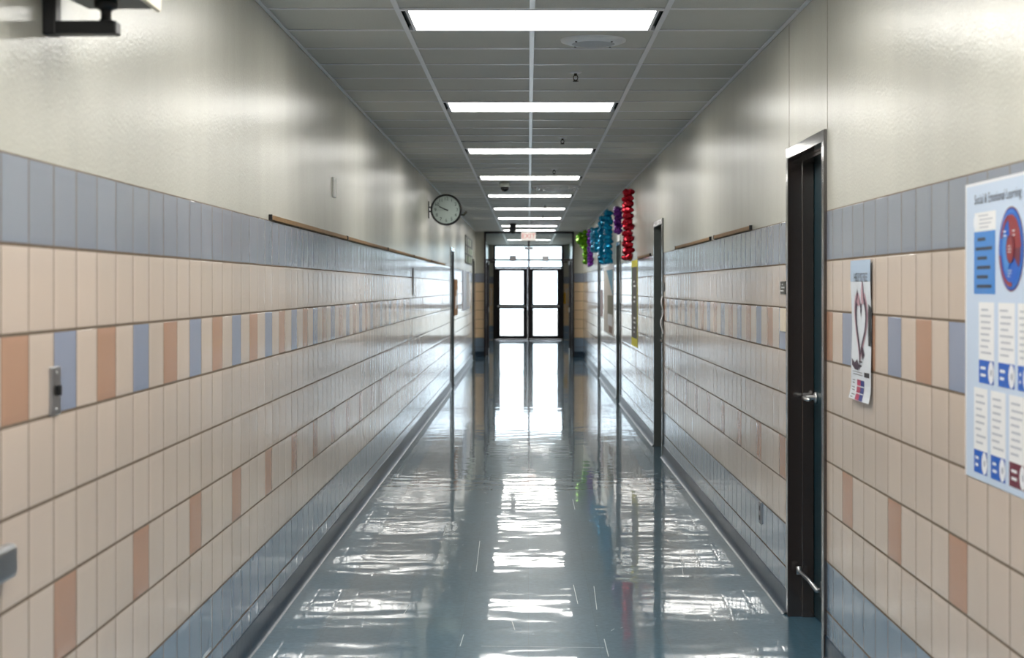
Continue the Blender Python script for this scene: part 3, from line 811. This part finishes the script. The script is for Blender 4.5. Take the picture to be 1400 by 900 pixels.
# curling strip beside the second right door
b = MB(); pts = []
for i in range(15):
    t = i / 14
    pts.append(PR(14.66 - 0.02 * math.sin(t * 9), 1.46 - 0.34 * t, 0.012 + 0.012 * math.sin(t * 11) + 0.008 * t))
for i in range(14):
    p, q = Vector(pts[i]), Vector(pts[i + 1])
    b.hexa([p + Vector((0, -0.035, 0)), p + Vector((0, 0.035, 0)), q + Vector((0, 0.035, 0)), q + Vector((0, -0.035, 0)),
            p + Vector((-0.002, -0.035, 0)), p + Vector((-0.002, 0.035, 0)), q + Vector((-0.002, 0.035, 0)), q + Vector((-0.002, -0.035, 0))])
tag(b.build('paper_strip', [M['paper']], loc=PR(14.66, 1.3)), 'curling white paper strip taped beside the second right door', 'paper')

# ------------------------------------------------------------------ posters
def RW(s, z, d): return Matrix(((0, 0, -1, XR - d), (-1, 0, 0, s), (0, 1, 0, z), (0, 0, 0, 1)))   # text plane on the right wall
def LW(s, z, d): return Matrix(((0, 0, 1, XL + d), (1, 0, 0, s), (0, 1, 0, z), (0, 0, 0, 1)))
def disc(mb, P, s, z, rs, rz, d, mt, a0=0, a1=360, r_in=0.0, seg=40):
    n = max(3, int(seg * (a1 - a0) / 360)); pts = [(s + rs * math.cos(math.radians(a0 + (a1 - a0) * i / n)), z + rz * math.sin(math.radians(a0 + (a1 - a0) * i / n))) for i in range(n + 1)]
    if r_in <= 0:
        full = abs(a1 - a0 - 360) < 1e-6
        poly = [P(x, y, d) for x, y in (pts[:-1] if full else pts + [(s, z)])]
        mb.poly(poly, mt)
    else:
        inn = [(s + (x - s) * r_in, z + (y - z) * r_in) for x, y in pts]
        for i in range(n): mb.poly([P(*pts[i], d), P(*pts[i + 1], d), P(*inn[i + 1], d), P(*inn[i], d)], mt)
def rect(mb, P, s0, s1, z0, z1, d, mt): mb.poly([P(s0, z0, d), P(s1, z0, d), P(s1, z1, d), P(s0, z1, d)], mt)
PM = [mat('poster_pale_blue', (206, 222, 244), 0.4, coat=0.2, coat_rough=0.15), M['paper'], mat('poster_blue', (70, 140, 216), 0.35), mat('poster_deep_blue', (22, 98, 200), 0.35),
      mat('poster_maroon', (112, 40, 62), 0.35), mat('poster_ink', (58, 62, 78), 0.5), mat('poster_grey', (184, 188, 198), 0.5), mat('poster_red', (150, 52, 58), 0.35),
      mat('poster_white_edge', (238, 240, 246), 0.3)]
def lines(mb, P, s0, s1, z0, z1, n, d, mt, th=0.35, seed=0):
    rr = random.Random(seed); h = (z1 - z0) / n
    for i in range(n):
        zc = z1 - (i + 0.5) * h; a = s1 - rr.uniform(0, 0.12) * (s1 - s0); b = s0 + rr.uniform(0, 0.45) * (s1 - s0)
        rect(mb, P, b, a, zc - h * th / 2, zc + h * th / 2, d, mt)
r = MB()
s0, s1, z0, z1 = 3.92, 4.53, 1.018, 1.825
wbox(r, PR, s0, s1, z0, z1, -0.0008, 0.0026, 0)
e = 0.003
rect(r, PR, s1 - 0.014, s1, z0, z1, e, 8); rect(r, PR, s0, s0 + 0.014, z0, z1, e, 8); rect(r, PR, s0 + 0.014, s1 - 0.014, z1 - 0.008, z1, e, 8)
r.text('Social & Emotional Learning', RW(4.225, 1.777, e + 0.0004), 0.0375, 5)
rect(r, PR, 4.235, 4.435, 1.692, 1.742, e, 1); lines(r, PR, 4.245, 4.40, 1.696, 1.738, 4, e + 0.0004, 6, 0.3, 1); disc(r, PR, 4.425, 1.717, 0.02, 0.02, e + 0.0003, 8)
rect(r, PR, 4.24, 4.442, 1.522, 1.69, e, 2); lines(r, PR, 4.262, 4.425, 1.53, 1.682, 6, e + 0.0004, 5, 0.34, 2)
# wheel
wc = (4.10, 1.637)
for k, (ra_, mt_, a0_, a1_, rin) in enumerate(((0.108, 4, 0, 360, 0), (0.104, 3, 0, 360, 0), (0.098, 2, 0, 360, 0), (0.094, 3, 0, 360, 0),
        (0.088, 7, 75, 178, 0), (0.084, 4, 178, 215, 0), (0.09, 7, 20, 75, 0.86), (0.096, 7, 262, 350, 0.88), (0.07, 2, 285, 405, 0.5), (0.036, 4, 0, 360, 0), (0.03, 7, 0, 360, 0))):
    disc(r, PR, *wc, ra_, ra_, e + 0.0003 * (k + 1), mt_, a0_, a1_, rin)
for dz, ds, n in ((0.04, 0.04, 2), (0.04, -0.04, 2), (-0.062, 0.0, 3), (0.0, 0.0, 3)):
    lines(r, PR, wc[0] + ds - 0.018, wc[0] + ds + 0.018, wc[1] + dz - 0.011, wc[1] + dz + 0.011, n, e + 0.004, 8, 0.28, int(dz * 1000 + ds * 100))
def cardp(a, b, zb, zt, band, mt, sd):
    rect(r, PR, a, b, zb, zt, e, 1); lines(r, PR, a + 0.012, b - 0.012, zb + band + 0.012, zt - 0.012, 8, e + 0.0005, 6, 0.3, sd)
    rect(r, PR, a + 0.002, b - 0.002, zb, zb + band, e + 0.0003, mt)
    disc(r, PR, a + 0.028, zb + band * 0.5, 0.026, band * 0.48, e + 0.0006, 8); disc(r, PR, a + 0.026, zb + band * 0.5, 0.009, 0.009, e + 0.0008, 6)
    lines(r, PR, a + 0.07, b - 0.015, zb + 0.012, zb + band - 0.012, 2, e + 0.0007, 8, 0.4, sd + 50)
for k, (a, b) in enumerate(((4.25, 4.395), (4.068, 4.213), (3.945, 4.045))): cardp(a, b, 1.283, 1.50, 0.062, 3, k)
for k, (a, b) in enumerate(((4.312, 4.442), (4.148, 4.282), (3.975, 4.118))): cardp(a, b, 1.037, 1.268, 0.062, 4 if k == 2 else 3, 10 + k)
tag(r.build('poster', PM, loc=PR(4.2, 1.4), fix=False), 'big pale blue social and emotional learning poster with a colour wheel', 'poster')

# heart hands poster: wavy laminated sheet
HM = [mat('laminated_white', (222, 228, 236), 0.35, coat=0.25, coat_rough=0.2), mat('hand_plum', (62, 42, 62), 0.5), mat('hand_pink', (190, 150, 162), 0.4), mat('ink_black', (40, 42, 48), 0.4),
      mat('box_crimson', (168, 40, 80), 0.4), mat('box_navy', (50, 64, 132), 0.4), mat('pale_sky', (178, 198, 222), 0.25)]
s0, s1, z0, z1 = 5.76, 6.12, 1.125, 1.64
def wave(s, z): return 0.0055 + 0.0022 * math.sin((z - z0) * 17) + 0.002 * math.sin((s - s0) * 14 + z * 5) + 0.012 * max(0, (z0 + 0.07 - z) / 0.07) ** 2
def PH(s, z, d=0.0): return PR(s, z, wave(s, z) + d)
r = MB(); ns, nz = 10, 26
for i in range(ns):
    for k in range(nz):
        a, b = s0 + (s1 - s0) * i / ns, s0 + (s1 - s0) * (i + 1) / ns; c, d = z0 + (z1 - z0) * k / nz, z0 + (z1 - z0) * (k + 1) / nz
        mt = 6 if (k >= 22) else 0
        base = len(r.v); r.v += [PH(a, c), PH(b, c), PH(b, d), PH(a, d)]; r.face([base, base + 1, base + 2, base + 3], mt, 0.5, True)
me_bottom = len(r.f)
e = 0.0012
def ptext(s, txt, sm, zm, size, mt):
    t = MB(); t.text(txt, Matrix.Identity(4), size, mt)
    b = len(r.v); r.v += [PH(sm - v[0], zm + v[1], e) for v in t.v]
    for f_, m_ in zip(t.f, t.m): r.face([b + i for i in f_], mt)
ptext(0, 'HELP IS FREE', 5.935, 1.575, 0.046, 3)
hx, hz = 5.945, 1.40
def heart(t, k): # classic heart outline
    x = 16 * math.sin(t) ** 3; y = 13 * math.cos(t) - 5 * math.cos(2 * t) - 2 * math.cos(3 * t) - math.cos(4 * t)
    return hx + k * 0.0056 * x, hz + 0.006 + k * 0.0068 * y
n = 48
for (ka, kb, mt, de) in ((1.42, 1.2, 2, e), (1.26, 0.96, 1, e + 0.0004)):
    for i in range(n):
        t0, t1 = 2 * PI * i / n, 2 * PI * (i + 1) / n
        p = [heart(t0, ka), heart(t1, ka), heart(t1, kb), heart(t0, kb)]
        r.poly([PH(*q, de) for q in p], mt)
def hblob(pts, mt, de):
    r.poly([PH(hx + a, hz + b, de) for a, b in pts], mt)
# fingertips meeting over the heart (along +a is away from the camera), thumbs and wrists below
hblob([(-0.07, 0.085), (-0.05, 0.15), (-0.035, 0.165), (-0.02, 0.145), (-0.005, 0.10), (-0.02, 0.075)], 2, e + 0.0006)
hblob([(-0.075, 0.09), (-0.052, 0.155), (-0.036, 0.170), (-0.046, 0.14), (-0.06, 0.085)], 1, e + 0.0009)
hblob([(0.02, 0.075), (0.045, 0.12), (0.065, 0.125), (0.08, 0.085), (0.05, 0.07)], 2, e + 0.0006)
hblob([(0.045, 0.115), (0.062, 0.135), (0.078, 0.10), (0.066, 0.09)], 1, e + 0.0009)
hblob([(-0.015, 0.055), (0.0, 0.085), (0.012, 0.055), (0.0, 0.03)], 1, e + 0.0008)
hblob([(-0.012, -0.10), (0.012, -0.10), (0.006, -0.155), (-0.004, -0.165)], 1, e + 0.0006)
hblob([(0.0, -0.15), (0.05, -0.125), (0.10, -0.14), (0.155, -0.125), (0.15, -0.15), (0.09, -0.165), (0.03, -0.165)], 1, e + 0.0008)
hblob([(-0.05, -0.075), (-0.025, -0.095), (-0.05, -0.125), (-0.085, -0.105)], 1, e + 0.0006)
r.poly([PH(s0 + 0.002, 1.33, e + 0.0007), PH(s0 + 0.04, 1.33, e + 0.0007), PH(s0 + 0.05, 1.44, e + 0.0007), PH(s0 + 0.035, 1.48, e + 0.0007), PH(s0 + 0.002, 1.47, e + 0.0007)], 3)
lines(r, PH, 5.86, 5.97, 1.245, 1.275, 2, e, 3, 0.4, 5)
rect(r, PH, 5.78, 5.86, 1.215, 1.232, e, 3); lines(r, PH, 5.88, 6.09, 1.214, 1.232, 2, e, 3, 0.25, 7)
for k in range(3):
    zz = 1.19 - k * 0.026
    rect(r, PH, 5.92, 5.99, zz - 0.011, zz + 0.011, e, 4); rect(r, PH, 5.86, 5.918, zz - 0.011, zz + 0.011, e, 5); lines(r, PH, 6.01, 6.09, zz - 0.01, zz + 0.01, 2, e, 3, 0.3, 20 + k)
tag(r.build('poster', HM, loc=PR(5.94, 1.38), fix=False), 'wavy laminated poster of two hands making a heart, right of the nearest door', 'poster')

# chalk banner with yellow ends
BM = [mat('chalk_black', (72, 68, 66), 0.5, vary=0.2, vscale=14), mat('banner_yellow', (222, 212, 40), 0.5), M['paper'], mat('banner_green', (110, 190, 60), 0.5)]
r = MB(); a, b = 18.15, 19.2
wbox(r, PR, a, b, 0.86, 1.85, 0.0003, 0.003, 0)
rect(r, PR, a, b, 1.775, 1.85, 0.0034, 1); rect(r, PR, a, b, 0.86, 0.955, 0.0034, 1); rect(r, PR, a, a + 0.08, 0.955, 1.775, 0.0034, 1); rect(r, PR, b - 0.06, b, 1.40, 1.775, 0.0034, 3)
for (zz, w) in ((1.58, 0.42), (1.40, 0.36), (1.16, 0.4), (1.05, 0.3)):
    lines(r, PR, 18.68 - w / 2, 18.68 + w / 2, zz - 0.05, zz + 0.05, 2, 0.0036, 2, 0.42, int(zz * 100))
tag(r.build('banner', BM, loc=PR(18.7, 1.35), fix=False), 'tall chalkboard banner with yellow ends under the red garland', 'banner')
# collage poster between the third and fourth right doors
CM = [mat('collage_buff', (214, 206, 196), 0.5), mat('pennant_blue', (96, 160, 190), 0.5), mat('collage_olive', (120, 112, 84), 0.5), M['paper'], mat('collage_brown', (140, 104, 80), 0.5), M['greyplastic']]
r = MB(); a, b = 23.3, 26.2
wbox(r, PR, a, b, 0.84, 1.80, 0.0003, 0.004, 0)
r.poly([PR(25.3, 1.80, 0.0045), PR(23.5, 1.80, 0.0045), PR(23.5, 1.42, 0.0045)], 1)
rect(r, PR, 23.5, 25.0, 1.12, 1.42, 0.0045, 2); rect(r, PR, 23.6, 24.9, 0.97, 1.14, 0.005, 3); rect(r, PR, 23.6, 24.6, 0.86, 0.96, 0.0045, 4); rect(r, PR, 23.34, 23.5, 1.1, 1.5, 0.0045, 5)
tag(r.build('collage_poster', CM, loc=PR(24.7, 1.3), fix=False), 'tall collage poster with a blue triangle between the far right doors', 'poster')
b = MB(); wbox(b, PR, 23.2, 26.4, 1.805, 1.87, 0.0005, 0.006)
tag(b.build('header_strip', [M['paper']], loc=PR(24.8, 1.84)), 'white header strip under the teal garlands above the collage', 'sign')
b = MB(); wbox(b, PR, 26.7, 27.5, 1.05, 1.5, 0.0005, 0.006)
tag(b.build('notice', [mat('pinkish_notice', (206, 188, 190), 0.5)], loc=PR(27.1, 1.3)), 'pale notice on the tiles at the near side of the farthest right door', 'notice')
# left wall items far away
LM = [mat('wooden_board', (158, 112, 66), 0.6), M['paper'], mat('photo_dark', (48, 50, 46), 0.5), mat('photo_light', (190, 196, 178), 0.5), mat('sheet_blue_white', (202, 210, 226), 0.4), mat('photo_green', (84, 116, 60), 0.5)]
r = empty('bulletin_board', PL(26.1, 1.38)); tag(r, 'small brown bulletin board with white papers beyond the left door', 'bulletin board')
b = MB(); wbox(b, PL, 25.6, 26.6, 1.09, 1.67, 0.0, 0.02); b.build('board', [LM[0]], r, bevel=0.003)
for (a, c, z0_, z1_) in ((25.7, 26.05, 1.2, 1.4), (26.12, 26.5, 1.25, 1.5), (25.75, 26.4, 1.5, 1.62)):
    b = MB(); wbox(b, PL, a, c, z0_, z1_, 0.0202, 0.024); b.build('paper', [LM[1] if z0_ < 1.45 else LM[0]], r)
r = MB(); wbox(r, PL, 30.2, 33.9, 1.99, 2.52, 0.0003, 0.012, 2)
rr = random.Random(3)
for i in range(7):
    for k in range(3):
        rect(r, PL, 30.3 + i * 0.51, 30.7 + i * 0.51, 2.02 + k * 0.165, 2.15 + k * 0.165, 0.0125, rr.choice((2, 3, 3, 5)))
tag(r.build('photo_collage', LM, loc=PL(32, 2.25), fix=False), 'dark panel of mixed pictures high on the far left wall', 'picture')
r = MB(); wbox(r, PL, 29.0, 32.2, 1.12, 1.845, 0.0003, 0.012, 4); rect(r, PL, 30.6, 32.1, 1.16, 1.8, 0.0125, 1)
tag(r.build('poster', LM, loc=PL(30.6, 1.5), fix=False), 'large bluish white sheet on the far left tiles below the pictures', 'poster')
# yellow notice in the vestibule
b = MB(); b.box(1.03, 1.14, Y_FAR - 0.012, Y_FAR + 0.0005, 1.05, 1.38)
tag(b.build('notice', [mat('notice_yellow', (226, 176, 40), 0.5)], loc=(1.08, Y_FAR, 1.2)), 'yellow notice beside the right outer door', 'notice')

# ------------------------------------------------------------------ foil garlands
def puff(bm, c, rad, rng, squash=0.75):
    v0 = len(bm.verts)
    ret = bmesh.ops.create_icosphere(bm, subdivisions=2, radius=1.0)
    rot = Matrix.Rotation(rng.uniform(0, 6.28), 3, 'Z') @ Matrix.Rotation(rng.uniform(0, 1.2), 3, 'X')
    ph = rng.uniform(0, 6.28)
    for v in ret['verts']:
        n = v.co.copy(); a = math.atan2(n.y, n.x)
        k = 1 + 0.12 * math.cos(5 * a + ph) * (1 - n.z * n.z) + rng.uniform(-0.06, 0.06)
        q = rot @ Vector((n.x * k, n.y * k, n.z * squash * k))
        v.co = Vector(c) + q * rad
def garland(y, zt, zb, half, rgb, label, extra=None, seed=0, P=PR):
    rng = random.Random(seed); bm = bmesh.new()
    half *= 1.08; step = half * 0.8; nl = max(3, round((zt - zb - half) / step)); 
    for i in range(nl + 1):
        z = zt - half * 0.6 - i * (zt - zb - half * 1.2) / nl
        n = 3; a0 = i * 1.05 + rng.uniform(-0.2, 0.2)
        for k in range(n):
            a = a0 + 2 * PI * k / n
            rr_ = half * 0.6
            off = (half - rr_ * 1.06) * rng.uniform(0.85, 1.0)
            c = (XR - half - 0.004 + off * math.cos(a) + 0.008, y + off * math.sin(a) * 1.25, z + rng.uniform(-0.012, 0.012))
            puff(bm, c, rr_ * rng.uniform(0.92, 1.08), rng)
    if extra:
        for (dx, dy, z, rad) in extra: puff(bm, (XR - half + dx, y + dy, z), rad, rng, 0.9)
    for f_ in bm.faces: f_.smooth = False
    me = bpy.data.meshes.new('foil_garland'); bm.to_mesh(me); bm.free()
    core = 1
    lo = Vector((XR - half, y, zt))
    for v in me.vertices: v.co -= lo
    key = 'foil%s' % (rgb,)
    if key not in M: M[key] = mat('metallic_foil', rgb, 0.22, metal=0.65, bump=(30, 0.006, 3), spec=0.6)
    me.materials.append(M[key])
    o = bpy.data.objects.new('foil_garland', me); C.objects.link(o); o.location = lo
    tag(o, label, 'garland', 'foil garlands along the right wall')
    return o
TEAL, PURP, RED, LIME, SKY = (20, 146, 190), (124, 56, 156), (158, 12, 36), (112, 178, 20), (84, 170, 210)
garland(18.65, 2.68, 1.84, 0.078, RED, 'long red foil garland hanging nearest on the right wall', seed=1)
garland(20.9, 2.59, 2.225, 0.066, PURP, 'short purple foil garland between the red and teal ones', seed=2)
garland(23.35, 2.66, 1.875, 0.078, TEAL, 'nearer teal foil garland, next to the short purple one', seed=3)
garland(25.0, 2.65, 1.875, 0.078, TEAL, 'second teal foil garland, left of the first', seed=4)
garland(27.0, 2.56, 2.12, 0.072, TEAL, 'short teal foil garland at the left of the teal group', seed=5)
garland(28.7, 2.6, 2.15, 0.07, SKY, 'short light blue foil garland over the farthest right door', seed=6)
garland(30.2, 2.62, 1.92, 0.07, PURP, 'longer purple foil garland beside the lime green one', seed=7)
garland(32.3, 2.69, 2.0, 0.078, LIME, 'lime green foil garland, the farthest on the right wall', extra=((-0.10, 0.1, 2.55, 0.09), (-0.10, 0.05, 2.47, 0.09), (-0.05, 0.1, 2.38, 0.07)), seed=8)

# ------------------------------------------------------------------ world, camera, colour management
w = bpy.data.worlds.new('World'); S.world = w; w.use_nodes = True
bg = w.node_tree.nodes['Background']; bg.inputs[0].default_value = (0.82, 0.90, 1.0, 1); bg.inputs[1].default_value = 5.5

cam = bpy.data.cameras.new('Camera'); co = bpy.data.objects.new('Camera', cam); C.objects.link(co); S.camera = co
co.location = (0, 0, CAM_Z); co.rotation_euler = (PI / 2, 0, 0)
cam.sensor_width = 36; cam.sensor_fit = 'HORIZONTAL'; cam.lens = F / 1400 * 36
cam.shift_x = -22.5 / 1400; cam.shift_y = -57.0 / 1400
cam.clip_start = 0.05; cam.clip_end = 300
cam.dof.use_dof = True; cam.dof.focus_distance = 9.0; cam.dof.aperture_fstop = 4.2

S.view_settings.view_transform = 'Standard'; S.view_settings.look = 'None'
S.view_settings.exposure = 0.0; S.view_settings.gamma = 1.0; S.view_settings.use_curve_mapping = False
try:
    S.cycles.use_denoising = True
    S.cycles.max_bounces = 12; S.cycles.diffuse_bounces = 6; S.cycles.glossy_bounces = 6; S.cycles.transparent_max_bounces = 16
    S.cycles.caustics_reflective = True
    S.cycles.sample_clamp_indirect = 6
except Exception:
    pass
